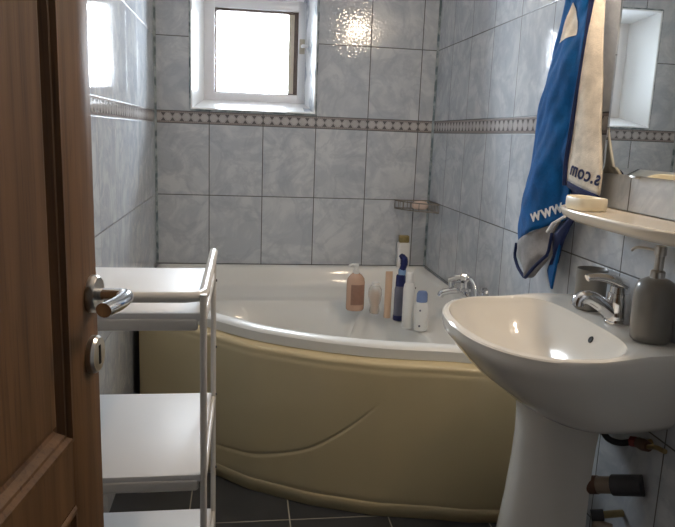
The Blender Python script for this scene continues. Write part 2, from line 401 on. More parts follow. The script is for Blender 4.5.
# local axes: +x along the leaf towards the latch, -y = the face turned to the room
TK = .04; zb, zt = .012, 2.0
def lb(*a, **k): return bx(*a, **k)
S = .088
obj('stile', lb(0, S, 0, TK, zb, zt, bev=.002), M['wood'], door, local=True)
obj('stile', lb(DL-S, DL, 0, TK, zb, zt, bev=.002), M['wood'], door, local=True)
rails = [(zb, .13), (.787, .860), (1.88, zt)]
for a, c in rails: obj('rail', lb(S, DL-S, .0003, TK-.0003, a, c), M['wood'], door, local=True)
def raised_panel(x0, x1, z0, z1):
    prof = [(0, -.0005), (.003, -.003), (.007, -.003), (.010, .002), (.013, .0025), (.018, .009), (.022, .011), (.026, .010), (.032, .0035), (.035, .003)]
    b = B()
    for side in (0, 1):
        rings = []
        for o, d in prof:
            y = d if side == 0 else TK-d
            r = [(x0+o, y, z0+o), (x1-o, y, z0+o), (x1-o, y, z1-o), (x0+o, y, z1-o)]
            rings.append(r if side == 0 else r[::-1])
        loft(b, rings, True, False, True)
    return b
obj('panel', raised_panel(S, DL-S, .860, 1.88), M['wood'], door, smooth=False, local=True)
obj('panel', raised_panel(S, DL-S, .13, .787), M['wood'], door, smooth=False, local=True)
HX, HZ = DL-.0185, 1.005
h = obj('door_handle', lathe(B(), [(0, .0), (.0215, .0), (.0215, -.005), (.019, -.0085), (.012, -.009), (0, -.009)], (HX, 0, HZ), 36, axis='y'), M['steel'], door, local=True)
h['label'] = 'chrome lever handle on a round rosette'
pts = catmull([(HX, -.008, HZ), (HX, -.024, HZ), (HX-.002, -.035, HZ), (HX-.010, -.041, HZ), (HX-.030, -.042, HZ), (HX-.052, -.040, HZ), (HX-.068, -.036, HZ)], 5)
n_ = len(pts)
obj('lever', tube(B(), pts, [.0080 + .0012*min(1, i/n_*1.6) for i in range(n_)], 16, flat=.85), M['chrome'], h, local=True)
es = obj('escutcheon', lathe(B(), [(0, 0), (.0215, 0), (.0215, -.006), (.019, -.009), (0, -.0095)], (DL-.024, 0, .936), 36, sx=1, axis='y'), M['steel'], door, local=True)
obj('keyhole', lb(DL-.0265, DL-.0215, -.0102, -.0090, .925, .947, bev=.0004, seg=1), M['dark'], es, local=True)
for z in (.25, 1.75): obj('hinge', tube(B(), [(-.004, TK/2, z), (-.004, TK/2, z+.09)], .008, 12), M['steel'], door, local=True)

# ------------------------------------------------------------------ corner bathtub
RZ = .556
front = [(1.319, -1.365), (1.25, -1.362), (1.12, -1.350), (1.043, -1.328), (.846, -1.290), (.652, -1.217), (.459, -1.105), (.315, -.972), (.16, -.825), (.045, -.725), (.006, -.700)]
fc = [np.array(p[:2]) for p in catmull([(x, y, 0) for x, y in front], 10)]
outl = [(.006, -.005), (W-.006, -.005)] + [tuple(p) for p in fc]
OP = resample(list(outl)+[outl[0]], 361)[:-1]
def dist_outline(X, Y):
    A = np.array(outl+[outl[0]]); best = np.full(X.shape, 9.)
    for a, c in zip(A[:-1], A[1:]):
        d = c-a; L = d@d
        if L < 1e-12: continue
        t = np.clip(((X-a[0])*d[0]+(Y-a[1])*d[1])/L, 0, 1)
        best = np.minimum(best, np.hypot(X-a[0]-t*d[0], Y-a[1]-t*d[1]))
    return best
def ss(x, a, c):
    t = np.clip((x-a)/(c-a), 0, 1); return t*t*(3-2*t)
CEN = np.array([.62, -.66])
fr_ = np.r_[1-np.linspace(0, .03, 6), 1-np.linspace(.036, .40, 52), np.linspace(.57, .03, 16)]
rings = []
for f in fr_:
    P = CEN + (OP-CEN)*f
    d = dist_outline(P[:, 0], P[:, 1])
    rim = .052
    seat = ss(np.hypot(P[:, 0]-.55, P[:, 1]+.85), .50, .56)
    seat = np.maximum(seat, 0)
    zf = .13*(1-seat) + .437*seat
    wall = ss(d, rim, rim+.05)*.72 + ss(d, rim+.03, rim+.145)*.28
    z = RZ - (RZ-zf)*wall
    z = z - .010*np.exp(-d/.007)                 # rolled outer edge
    z = z + .003*np.exp(-((d-.03)/.02)**2)
    rings.append([(P[i, 0], P[i, 1], z[i]) for i in range(len(P))])
b = B()
Zg = np.array([[p[2] for p in q] for q in rings])
for _ in range(10):                              # ease the creases of the inner well
    Zs = Zg.copy(); Zs[1:-1] = .4*Zg[1:-1]+.15*(Zg[:-2]+Zg[2:]+np.roll(Zg, 1, 1)[1:-1]+np.roll(Zg, -1, 1)[1:-1]); Zs[:14] = Zg[:14]; Zg = Zs
rings = [[(p[0], p[1], Zg[i, k]) for k, p in enumerate(q)] for i, q in enumerate(rings)]
# outer lip going down from the rolled edge
lip = [[(OP[i, 0], OP[i, 1], RZ-.040) for i in range(len(OP))], [(OP[i, 0], OP[i, 1], RZ-.016) for i in range(len(OP))]]
loft(b, lip+rings, True, False, True)
bmesh.ops.recalc_face_normals(b, faces=b.faces)
tub = thing('bathtub', 'white corner bathtub with bowed cream yellow front panel below the window', 'bathtub', (.62, -.66, 0))
obj('tub_shell', b, M['acrylic'], tub)
# front panel: profile swept along the bow front, with a crescent groove
pf = resample(front, 320)
pf = np.stack([np.convolve(np.pad(pf[:, k], 12, mode='reflect', reflect_type='odd'), np.ones(9)/9, 'same')[12:-12] for k in (0, 1)], 1)
tg = np.gradient(pf, axis=0); tg /= np.linalg.norm(tg, axis=1)[:, None]
nr = np.stack([-tg[:, 1], tg[:, 0]], 1)
if nr[160, 1] > 0: nr = -nr
prof = [(-.016, .530), (-.010, .522), (-.004, .516), (.006, .512), (.020, .5105), (.029, .5095), (.0345, .5065), (.0375, .501), (.0380, .4955), (.0372, .490), (.0385, .484), (.040, .478)] + [(.040, z) for z in np.linspace(.470, .070, 230)] + [(.040, .060), (.0385, .052), (.0372, .046), (.0395, .043), (.0405, .040), (.0405, .002)]
gcurve = [(.10, .135), (.20, .112), (.311, .114), (.405, .126), (.487, .142), (.597, .184), (.687, .242), (.76, .306), (.803, .349), (.845, .397)]
gx = [g[0] for g in gcurve]; gz = [g[1] for g in gcurve]
gp = np.array(catmull([(a, c, 0) for a, c in gcurve], 8))
rings = []
s0 = np.searchsorted(-pf[:, 0], -.055)         # stop a little short of the left wall
idx = [i for i in range(320) if pf[i, 0] > .052]
def offp(i, o): return pf[i, 0]+nr[i, 0]*o, pf[i, 1]+nr[i, 1]*o
for o, z in prof:
    r = []
    for i in idx:
        oo = o
        x, y = offp(i, o)
        if .065 < z < .47 and gx[0] < x < gx[-1]:
            zc = np.interp(x, gp[:, 0], gp[:, 1]); tt = (x-gx[0])/(gx[-1]-gx[0])
            wdt = .0024+.0038*math.sin(PI*tt)
            dz = zc - z
            oo = o - .0050*math.exp(-(dz/wdt)**2)*min(1, 6*tt*(1-tt)+.15)
        x, y = offp(i, oo)
        r.append((min(x, W-.004), y, z))
    rings.append(r)
b = loft(B(), rings, False)
bmesh.ops.recalc_face_normals(b, faces=b.faces)
fp = obj('front_panel', b, M['panel'], tub)
fp['label'] = 'cream yellow bowed front panel with a curved groove'
so = fp.modifiers.new('thickness', 'SOLIDIFY'); so.thickness = .004; so.offset = -1

# ------------------------------------------------------------------ tub filler on the right wall
mx = thing('bath_mixer', 'chrome bath tap on the right wall above the tub rim', 'tap', (W-.01, -.80, .60))
MY, MZ = -.79, .612
b = B(); tube(b, [(W-.055, MY-.085, MZ), (W-.055, MY-.06, MZ), (W-.055, MY+.06, MZ), (W-.055, MY+.085, MZ)], [.019, .024, .024, .019], 18)
tube(b, [(W-.055, MY, MZ), (W-.055, MY, MZ+.035)], [.026, .023], 18)
obj('body', b, M['chrome'], mx)
for s in (-.075, .075): obj('wall_flange', lathe(B(), [(0, 0), (.032, 0), (.030, -.012), (.016, -.018), (.014, -.045), (0, -.045)], (W-.001, MY+s, MZ), 24, axis='x'), M['chrome'], mx)
obj('lever', tube(B(), catmull([(W-.050, MY-.010, MZ+.032), (W-.056, MY-.004, MZ+.050), (W-.085, MY+.006, MZ+.054), (W-.122, MY+.016, MZ+.040)], 6), [.030]*7+[.027]*4+[.020]*4+[.013]*4, 14, flat=.6), M['chrome'], mx)
obj('spout', tube(B(), catmull([(W-.06, MY+.045, MZ-.008), (W-.095, MY+.055, MZ-.012), (W-.128, MY+.062, MZ-.022), (W-.136, MY+.064, MZ-.036)], 6), .0135, 14), M['chrome'], mx)
b = tube(B(), catmull([(W-.068, MY-.045, MZ+.026), (W-.072, MY-.055, MZ+.050), (W-.068, MY-.085, MZ+.066), (W-.060, MY-.115, MZ+.044), (W-.055, MY-.135, MZ+.005), (W-.045, MY-.14, MZ-.04)], 8), .0085, 12)
obj('hose', b, M['chrome'], mx)
obj('diverter', tube(B(), [(W-.10, MY+.052, MZ+.004), (W-.10, MY+.052, MZ+.034)], [.008, .011], 14), M['chrome'], mx)

# ------------------------------------------------------------------ corner wire basket with soap
cz = .862
wb = thing('corner_soap_basket', 'small dark wire basket in the tiled corner above the tub', 'soap basket', (W-.09, -.09, cz))
q0, q1 = (1.150, -.008), (W-.008, -.205)
arc = [(q0[0], q0[1]-.0), (1.175, -.075), (1.235, -.150), (W-.008, -.205)]
arc = [tuple(p[:2]) for p in catmull([(x, y, 0) for x, y in arc], 6)]
loop = arc+[(W-.008, -.008)]
for nm, zz in (('rim_wire', cz+.024), ('base_wire', cz-.014)):
    obj(nm, tube(B(), [(x, y, zz) for x, y in loop+[loop[0]]], .0028, 8), M['wire'], wb)
ups = [tuple(arc[k]) for k in range(0, len(arc), 3)]+[(1.158+.0185*k, -.008) for k in range(1, 9)]+[(W-.008, -.03-.025*k) for k in range(7)]
for x, y in ups: obj('upright_wire', tube(B(), [(x, y, cz-.014), (x, y, cz+.024)], .0016, 6), M['wire'], wb)
for k in range(1, len(arc)-1, 3):
    e = (arc[k][0], -.008) if k < 9 else (W-.008, arc[k][1])
    obj('floor_wire', tube(B(), [(arc[k][0], arc[k][1], cz-.014), (e[0], e[1], cz-.014)], .0016, 6), M['wire'], wb)
b = B(); bmesh.ops.create_uvsphere(b, u_segments=24, v_segments=14, radius=1)
for v in b.verts:
    c = v.co; e = .75
    v.co = Vector((math.copysign(abs(c.x)**e, c.x)*.040+1.258, math.copysign(abs(c.y)**e, c.y)*.028-.082, math.copysign(abs(c.z)**e, c.z)*.021+cz+.0085))
tag(obj('soap_bar', b, M['soap']), 'pale pink soap bar lying in the corner wire basket', 'soap')

# ------------------------------------------------------------------ bottles on the tub seat
SZ = .438
def bottle_root(name, label, cat, x, y, z=SZ): return thing(name, label, cat, (x, y, z), group='toiletries on the bathtub')
x, y = .898, -.425
r = bottle_root('pump_bottle', 'peach coloured lotion bottle with white pump top and brown label', 'bottle', x, y)
obj('body', lathe(B(), [(0, 0), (.034, 0), (.039, .006), (.040, .02), (.040, .125), (.037, .142), (.026, .158), (.014, .166), (0, .167)], (x, y, SZ), 36, sy=.7), M['peach'], r)
b = B()      # label wraps the front of the body
rg = [[(x+.0407*math.cos(a), y+.0407*.7*math.sin(a), SZ+z) for a in np.linspace(-PI/2-.62, -PI/2+1.05, 16)] for z in (.028, .072, .118)]
obj('print_label', loft(b, rg, False), M['peachlabel'], r)
pm = obj('pump_collar', lathe(B(), [(0, .164), (.013, .164), (.013, .180), (.006, .182), (.006, .198), (0, .198)], (x, y, SZ), 20), M['pwhite'], r)
b = lathe(B(), [(0, .196), (.010, .196), (.011, .207), (0, .209)], (x, y, SZ), 20); tube(b, catmull([(x, y, SZ+.203), (x-.025, y-.008, SZ+.204), (x-.034, y-.011, SZ+.198)], 4), .0055, 10)
obj('pump_head', b, M['pwhite'], r)
x, y = .975, -.480
r = bottle_root('gel_bottle', 'small clear rounded bottle with peach gel, second from left on tub', 'bottle', x, y)
obj('glass_body', lathe(B(), [(0, 0), (.019, 0), (.022, .01), (.020, .035), (.026, .055), (.030, .085), (.028, .108), (.018, .124), (.016, .128), (0, .129)], (x, y, SZ), 32), M['clear'], r)
obj('gel', lathe(B(), [(0, .004), (.015, .004), (.017, .012), (.014, .036), (.018, .058), (.021, .088), (.010, .098), (0, .099)], (x, y, SZ), 24), M['beige'], r)
obj('cap', lathe(B(), [(0, .126), (.017, .126), (.018, .132), (.015, .139), (0, .141)], (x, y, SZ), 24), M['pwhite'], r)
x, y = 1.017, -.548
r = bottle_root('beige_tube', 'slim beige cosmetic tube standing left of the blue bottle', 'tube', x, y)
rg = []
for z, a, c in ((.018, .0150, .0150), (.05, .0150, .0140), (.11, .0150, .0095), (.17, .0150, .0045), (.192, .0150, .0018), (.200, .0150, .0015)):
    rg.append([(x+a*math.cos(2*PI*k/24), y+c*math.sin(2*PI*k/24), SZ+z) for k in range(24)])
obj('body', loft(B(), rg, True, True, True), M['beige'], r)
obj('cap', lathe(B(), [(0, 0), (.0145, 0), (.0155, .004), (.0152, .018), (0, .019)], (x, y, SZ), 24), M['beige'], r)
x, y = 1.058, -.588
r = bottle_root('trigger_bottle', 'dark blue topped grey bottle standing behind the tall white bottle', 'bottle', x, y)
obj('body', lathe(B(), [(0, 0), (.021, 0), (.024, .006), (.024, .13), (.020, .148), (0, .15)], (x, y, SZ), 28, sy=.7), M['smoke'], r)
obj('base', lathe(B(), [(0, -.0), (.0225, -.0), (.0255, .004), (.0255, .022), (0, .023)], (x, y, SZ), 28, sy=.72), M['bluedark'], r)
obj('shoulder', lathe(B(), [(0, .147), (.021, .147), (.020, .19), (.017, .195), (0, .195)], (x, y, SZ), 24, sy=.75), M['bluedark'], r)
obj('ring', lathe(B(), [(0, .194), (.0155, .194), (.0165, .215), (.014, .219), (0, .219)], (x+.004, y, SZ), 24, sy=.8), M['bluemid'], r)
obj('cap', tube(B(), catmull([(x+.004, y, SZ+.215), (x+.010, y, SZ+.238), (x+.008, y, SZ+.262), (x-.006, y-.004, SZ+.277)], 5), [.0135]*5+[.016]*6+[.013]*3+[.010]*2, 14), M['bluedark'], r)
x, y = 1.067, -.700
r = bottle_root('white_bottle', 'tall slim white bottle standing upright beside the blue one', 'bottle', x, y)
obj('body', lathe(B(), [(0, 0), (.020, 0), (.023, .005), (.0235, .16), (.021, .18), (.013, .188), (0, .189)], (x, y, SZ), 28, sy=.75), M['pwhite'], r)
obj('cap', lathe(B(), [(0, .187), (.0135, .187), (.0145, .192), (.0140, .222), (.010, .228), (0, .229)], (x, y, SZ), 24), M['pwhite'], r)
d_ = obj('mark', lathe(B(), [(0, 0), (.004, 0), (.003, .002), (0, .002)], (x+.0205, y-.0165, SZ+.168), 12, axis='x'), M['dark'], r)
x, y = 1.108, -.750; SZ = .4425
r = bottle_root('roll_on_bottle', 'short white bottle with blue cap, rightmost on the tub', 'bottle', x, y)
obj('body', lathe(B(), [(0, 0), (.023, 0), (.027, .006), (.0275, .095), (.024, .112), (.020, .118), (0, .118)], (x, y, SZ), 28, sy=.75), M['pwhite'], r)
obj('cap', lathe(B(), [(0, .116), (.0215, .116), (.0225, .122), (.0215, .150), (.016, .159), (0, .161)], (x, y, SZ), 28, sy=.8), M['bluecap'], r)
for dz, s in ((.085, .004), (.022, .0045)): obj('printed_mark', lathe(B(), [(0, 0), (s, 0), (s*.8, -.0012), (0, -.0014)], (x-.010, y-.0195, SZ+dz), 12, axis='y'), M['smoke'], r)
x, y = 1.197, -.040
r = thing('white_carton', 'narrow white carton with dull gold top on the tub ledge against the back tiles', 'carton', (x, y, RZ), group='toiletries on the bathtub')
obj('body', bx(x-.029, x+.029, y-.018, y+.018, RZ+.001, RZ+.124, .004), M['cardw'], r)
obj('top', bx(x-.024, x+.026, y-.015, y+.015, RZ+.124, RZ+.160, .005), M['gold'], r)
obj('stripe', bx(x-.0295, x-.018, y-.0186, y-.0175, RZ+.006, RZ+.118), M['pwhite'], r)

# ------------------------------------------------------------------ wash basin on pedestal
BZ = .7805; BYC = -1.783
def basin_plan(n=96, xw=W-.003):
    """outline from the wall at the far end round the front to the wall at the near end"""
    pts = []
    a0 = 1.10; hw = .277; dx = .209
    for x in np.linspace(xw, a0, 14)[:-1]:
        t = (x-a0)/(xw-a0); pts.append((x, hw-.018*t**2))
    for th in np.linspace(0, PI, n):
        c, s = math.cos(th), math.sin(th); e = 2/2.35
        pts.append((a0-dx*abs(s)**e, math.copysign(abs(c)**e, c)*hw))
    for x in np.linspace(a0, xw, 14)[1:]:
        t = (x-a0)/(xw-a0); pts.append((x, -(hw-.018*t**2)))
    return np.array([(x, BYC+y) for x, y in pts])
BP = resample(basin_plan(), 140)
BP = np.vstack([BP, np.stack([np.full(36, W-.003), np.linspace(BP[-1, 1], BP[0, 1], 38)[1:-1]], 1)])     # and back along the wall
def lift(x):      # the deck stands a little higher than the front rim
    t = min(1, max(0, (x-1.10)/.13)); return -.0055+.0095*t*t*(3-2*t)
def bring(sx, sy, z, wall=True, dz=0):
    return [(W-.003-(W-.003-x)*sx, BYC+(y-BYC)*sy, z+(lift(W-.003-(W-.003-x)*sx) if z > .73 else 0)) for x, y in BP]
basin = thing('wash_basin', 'white ceramic pedestal wash basin below the shelf on the right', 'wash basin', (W-.15, BYC, 0))
b = B()
under = [(.965, .955, .757), (1.0, 1.0, .764), (1.003, 1.003, .756), (.994, .996, .741), (.970, .984, .724), (.925, .960, .700), (.855, .925, .667), (.765, .895, .638), (.690, .865, .612), (.625, .82, .595), (.565, .70, .584), (.535, .55, .578)]
top = [(1.002, 1.001, .772), (.994, .994, .7755), (.978, .980, .7760)]
# rings from the underside up to the rim, then the deck/bowl as a heightfield
rg = [bring(*u) for u in under[:0:-1]] + [bring(*u) for u in top]
V = [[b.verts.new(p) for p in r] for r in rg]
for a, c in zip(V[:-1], V[1:]):
    for i in range(len(BP)): b.faces.new((a[i], a[(i+1) % len(BP)], c[(i+1) % len(BP)], c[i]))
b.faces.new(V[0][::-1])
# bowl: radial heightfield about the bowl centre
BC = np.array([1.075, BYC])
inner = np.array([(p[0], p[1]) for p in rg[-1]])
def bowl_edge(a):
    """superellipse bowl opening with a flatter back edge"""
    c, s = math.cos(a), math.sin(a)
    ax = .152 if c > 0 else .166
    e = 3.6 if c > 0 else 2.3
    by = .256
    return (abs(c/ax)**e+abs(s/by)**e)**(-1/e)
ang = np.arctan2(inner[:, 1]-BC[1], inner[:, 0]-BC[0])
R0 = np.hypot(inner[:, 0]-BC[0], inner[:, 1]-BC[1])
prev = V[-1]
levels = []
for f in (.35, .7, .90): levels.append(('deck', f))
for f in (1.0, .985, .965, .94, .91, .87, .82, .76, .69, .61, .52, .42, .31, .20, .10, .04): levels.append(('bowl', f))
for kind, f in levels:
    ring = []
    for i in range(len(BP)):
        re = min(bowl_edge(ang[i]), R0[i]*.97)
        if kind == 'deck': rad = R0[i]+(re-R0[i])*f; z = .7765+.001*math.sin(PI*f) if f < .9 else .775
        else:
            rad = re*f; u = 1-f
            z = .7735 - .125*(1-(1-min(1, u/.85))**2.6) - (.004 if f < 1 else 0)
        xx = BC[0]+rad*math.cos(ang[i]); ring.append(b.verts.new((xx, BC[1]+rad*math.sin(ang[i]), z+lift(xx)*(1 if kind == 'deck' else f**6))))
    for i in range(len(BP)):
        j = (i+1) % len(BP); b.faces.new((prev[i], prev[j], ring[j], ring[i]))
    prev = ring
b.faces.new(prev)
bmesh.ops.recalc_face_normals(b, faces=b.faces)
obj('bowl', b, M['ceramic'], basin)
# overflow and drain
ao = -.30; fo = .925; reo = bowl_edge(ao)*fo; uo = 1-fo
ov = Vector((BC[0]+reo*math.cos(ao), BC[1]+reo*math.sin(ao), .7735-.125*(1-(1-uo/.85)**2.6)-.004))
b = B(); lathe(b, [(0, -.006), (.0070, -.006), (.0085, .002), (.0070, .0035), (0, .0025)], (0, 0, 0), 20)
bmesh.ops.rotate(b, verts=b.verts, cent=(0, 0, 0), matrix=Matrix.Rotation(-1.05, 3, 'Y')); bmesh.ops.translate(b, verts=b.verts, vec=ov)
obj('overflow_hole', b, M['dark'], basin)
obj('drain', lathe(B(), [(0, .0), (.026, .0), (.026, .004), (.018, .005), (0, .003)], (BC[0], BC[1], .6465), 28), M['chrome'], basin)
# pedestal
rg = []
for z, xf, hw, xb in ((0, 1.028, .116, 1.226), (.03, 1.030, .114, 1.226), (.10, 1.040, .104, 1.226), (.20, 1.054, .096, 1.228), (.32, 1.068, .089, 1.230), (.42, 1.076, .086, 1.232), (.49, 1.079, .086, 1.235), (.54, 1.078, .089, 1.238), (.58, 1.074, .095, 1.24), (.60, 1.072, .100, 1.242)):
    r = []
    for th in np.linspace(0, PI, 40):
        c, s = math.cos(th), math.sin(th); e = 2/2.5
        xm = xf+.11
        r.append((xm-.11*abs(s)**e, BYC+math.copysign(abs(c)**e, c)*hw, z))
    r.append((xb, BYC-hw*.97, z)); r.append((xb-.004, BYC-hw*.8, z)); r.append((xb-.05, BYC-hw*.72, z)); r.append((xb-.05, BYC+hw*.72, z)); r.append((xb-.004, BYC+hw*.8, z)); r.append((xb, BYC+hw*.97, z))
    rg.append(r)
b = loft(B(), rg, True, True, True); bmesh.ops.recalc_face_normals(b, faces=b.faces)
obj('pedestal', b, M['ceramic'], basin)

# basin tap
tp = thing('basin_tap', 'chrome single lever tap on the basin deck behind the overflow', 'tap', (1.272, BYC, BZ))
tx, ty = 1.281, BYC-.034
obj('body', tube(B(), catmull([(tx, ty, BZ+.001), (tx, ty, BZ+.010), (tx-.002, ty, BZ+.035), (tx-.003, ty, BZ+.062), (tx-.003, ty, BZ+.074)], 4), [.030]*4+[.028]*3+[.026]*5+[.025]*5, 22), M['chrome'], tp)
sp_ = catmull([(tx-.010, ty, BZ+.020), (tx-.036, ty+.002, BZ+.040), (tx-.066, ty+.004, BZ+.058), (tx-.086, ty+.005, BZ+.062), (tx-.099, ty+.006, BZ+.054), (tx-.101, ty+.006, BZ+.042)], 5)
obj('spout', tube(B(), sp_, [.0185-.003*min(1, i/18) for i in range(len(sp_))], 16), M['chrome'], tp)
obj('stem', tube(B(), [(tx-.003, ty, BZ+.072), (tx-.004, ty, BZ+.090)], [.022, .021], 18), M['chrome'], tp)
lv = catmull([(tx+.006, ty, BZ+.090), (tx-.015, ty+.002, BZ+.101), (tx-.045, ty+.004, BZ+.109), (tx-.075, ty+.006, BZ+.109), (tx-.084, ty+.007, BZ+.106)], 5)
obj('lever', tube(B(), lv, [.024-.012*min(1, i/14) for i in range(len(lv))], 16, flat=.66), M['chrome'], tp)

# soap dispenser and tumbler
x, y = 1.276, -1.952
r = thing('soap_dispenser', 'grey stoneware soap dispenser with chrome pump on the basin deck', 'soap dispenser', (x, y, BZ+.002))
z0 = BZ+.002
obj('bottle', lathe(B(), [(0, 0), (.036, 0), (.040, .004), (.042, .018), (.0428, .06), (.0425, .100), (.0405, .117), (.035, .128), (.025, .1345), (.016, .1365), (0, .137)], (x, y, z0), 40), M['stone'], r)
pc = obj('pump', lathe(B(), [(0, .135), (.0150, .135), (.0150, .150), (.012, .153), (.0095, .154), (.0095, .184), (.0125, .186), (.0125, .201), (.010, .205), (0, .2055)], (x, y, z0), 24), M['steel'], r)
obj('nozzle', tube(B(), catmull([(x, y, z0+.194), (x-.02, y+.022, z0+.196), (x-.034, y+.036, z0+.195), (x-.040, y+.042, z0+.188)], 4), .0032, 10), M['steel'], pc)
x, y = 1.277, -1.690
tb = obj('tumbler', lathe(B(), [(0, 0), (.033, 0), (.036, .004), (.0375, .02), (.0375, .100), (.0368, .103), (.0345, .100), (.0335, .012), (0, .010)], (x, y, z0), 40), M['stone'])
tag(tb, 'grey stoneware tumbler on the basin behind the tap', 'tumbler')

# ------------------------------------------------------------------ plumbing under the basin
wp = thing('waste_pipe', 'tan and dark waste pipe running from pedestal to wall', 'pipe', (1.27, -1.89, .40))
A0 = np.array([1.222, -1.836, .380]); A1 = np.array([1.318, -1.937, .430])
def seg(a, c): return [A0+(A1-A0)*a, A0+(A1-A0)*c]
obj('pipe', tube(B(), seg(.13, .58), .0200, 20), M['pipe'], wp)
obj('collar', tube(B(), seg(.14, .30), .0220, 20), M['copper'], wp)
obj('wall_socket', tube(B(), seg(.54, 1.0), .0245, 22), M['pipedark'], wp)
hz_ = thing('flexible_hose', 'black flexible water hose curving out from behind the pedestal', 'hose', (1.28, -1.88, .50))
obj('hose', tube(B(), catmull([(1.238, -1.872, .575), (1.239, -1.876, .545), (1.252, -1.883, .522), (1.276, -1.893, .515), (1.297, -1.908, .524)], 7), .0075, 12), M['rubber'], hz_)
obj('nut', tube(B(), [(1.295, -1.906, .524), (1.303, -1.918, .528)], .0125, 6), M['red'], hz_)
vl = thing('angle_valve', 'brass angle valve with copper body on wall below basin', 'valve', (1.305, -1.94, .53))
obj('body', tube(B(), [(1.304, -1.919, .528), (1.306, -1.938, .531), (1.306, -1.955, .534)], [.012, .014, .011], 16), M['copper'], vl)
obj('wall_stub', tube(B(), [(1.306, -1.938, .531), (W-.001, -1.940, .533)], [.010, .012], 14), M['brass'], vl)
obj('handle', tube(B(), catmull([(1.306, -1.953, .534), (1.303, -1.985, .548), (1.300, -2.020, .556)], 5), .0055, 10), M['brass'], vl)
vl2 = thing('stop_valve', 'dark stop valve low on the wall beside the pedestal', 'valve', (1.29, -1.86, .31))
obj('body', tube(B(), [(1.246, -1.862, .312), (1.272, -1.872, .318)], .014, 14), M['pipedark'], vl2)
obj('stub', tube(B(), [(1.262, -1.868, .316), (W-.001, -1.868, .318)], .009, 12), M['brass'], vl2)
obj('outlet', tube(B(), catmull([(1.250, -1.866, .296), (1.270, -1.876, .293), (1.288, -1.886, .290)], 4), .011, 12), M['pipe'], vl2)

# ------------------------------------------------------------------ mirror, shelf, dish, lamp
my0, my1, mz0, mz1 = -1.622, -2.160, 1.123, 1.78
mir = thing('wall_mirror', 'large rectangular mirror on the right wall above the ivory shelf', 'mirror', (W, (my0+my1)/2, mz0))
xb, xf = W-.0125, W-.0165
def rect(x, o): return [(x, my0-o, mz0+o), (x, my1+o, mz0+o), (x, my1+o, mz1-o), (x, my0-o, mz1-o)]
b = loft(B(), [rect(W-.006, .0), rect(xb, .0), rect(xf, .016)], True, True, True)
bmesh.ops.recalc_face_normals(b, faces=b.faces)
obj('mirror_glass', b, M['mirror'], mir, smooth=False)
for yy in (my0-.14, my1+.1): obj('clip', bx(W-.016, W-.001, yy-.012, yy+.012, mz0-.007, mz0-.0005, .002), M['steel'], mir)

SY0, SY1, SZT = -1.585, -2.155, 1.036
sh = thing('wall_shelf', 'ivory ceramic shelf with rounded ends below the mirror', 'shelf', (W, (SY0+SY1)/2, SZT))
yc, hw = (SY0+SY1)/2, (SY0-SY1)/2
def shelf_ring(sx, sy, z):
    r = []
    for th in np.linspace(0, PI, 80):
        c, s = math.cos(th), math.sin(th); e = 2/3.4
        r.append((W-.0006-.152*sx*abs(s)**e, yc+math.copysign(abs(c)**e, c)*hw*sy, z))
    return r
b = loft(B(), [shelf_ring(.50, .80, SZT-.036), shelf_ring(.80, .92, SZT-.031), shelf_ring(.95, .98, SZT-.020), shelf_ring(1.0, 1.0, SZT-.007), shelf_ring(1.0, 1.0, SZT-.002), shelf_ring(.985, .993, SZT+.001), shelf_ring(.95, .98, SZT+.000), shelf_ring(.90, .96, SZT-.001)], True, True, True)
bmesh.ops.recalc_face_normals(b, faces=b.faces)
obj('board', b, M['shelf'], sh)
x, y = 1.232, -1.705
zt0 = SZT-.0005
ds = thing('soap_dish', 'low cream oval dish on the left end of the shelf', 'soap dish', (x, y, zt0))
def orr(sc, z, dip=0): return [(x+.038*sc*math.copysign(abs(math.cos(a))**.7, math.cos(a)), y+.058*sc*math.copysign(abs(math.sin(a))**.7, math.sin(a)), zt0+z-dip*math.cos(a*2)) for a in np.linspace(0, 2*PI, 49)[:-1]]
b = loft(B(), [orr(.93, 0), orr(.99, .004), orr(1.0, .012), orr(1.0, .026, .0006), orr(.96, .030, .0008), orr(.88, .028, .0005), orr(.80, .018), orr(.3, .016)], True, True, True)
bmesh.ops.recalc_face_normals(b, faces=b.faces)
obj('dish', b, M['soapcream'], ds)

lamp = thing('mirror_lamp', 'wall lamp with two warm glass globes above the mirror', 'lamp', (W, -1.80, 1.96))
obj('back_plate', bx(W-.02, W-.001, -1.94, -1.66, 1.93, 1.99, .005), M['steel'], lamp)
for yy in (-1.73, -1.87):
    a = obj('arm', tube(B(), [(W-.02, yy, 1.96), (W-.064, yy, 1.955)], .012, 12), M['steel'], lamp)
    b = B(); bmesh.ops.create_uvsphere(b, u_segments=24, v_segments=14, radius=.050, matrix=Matrix.Translation((W-.110, yy, 1.95)))
    obj('globe', b, M['lampglass'], lamp)

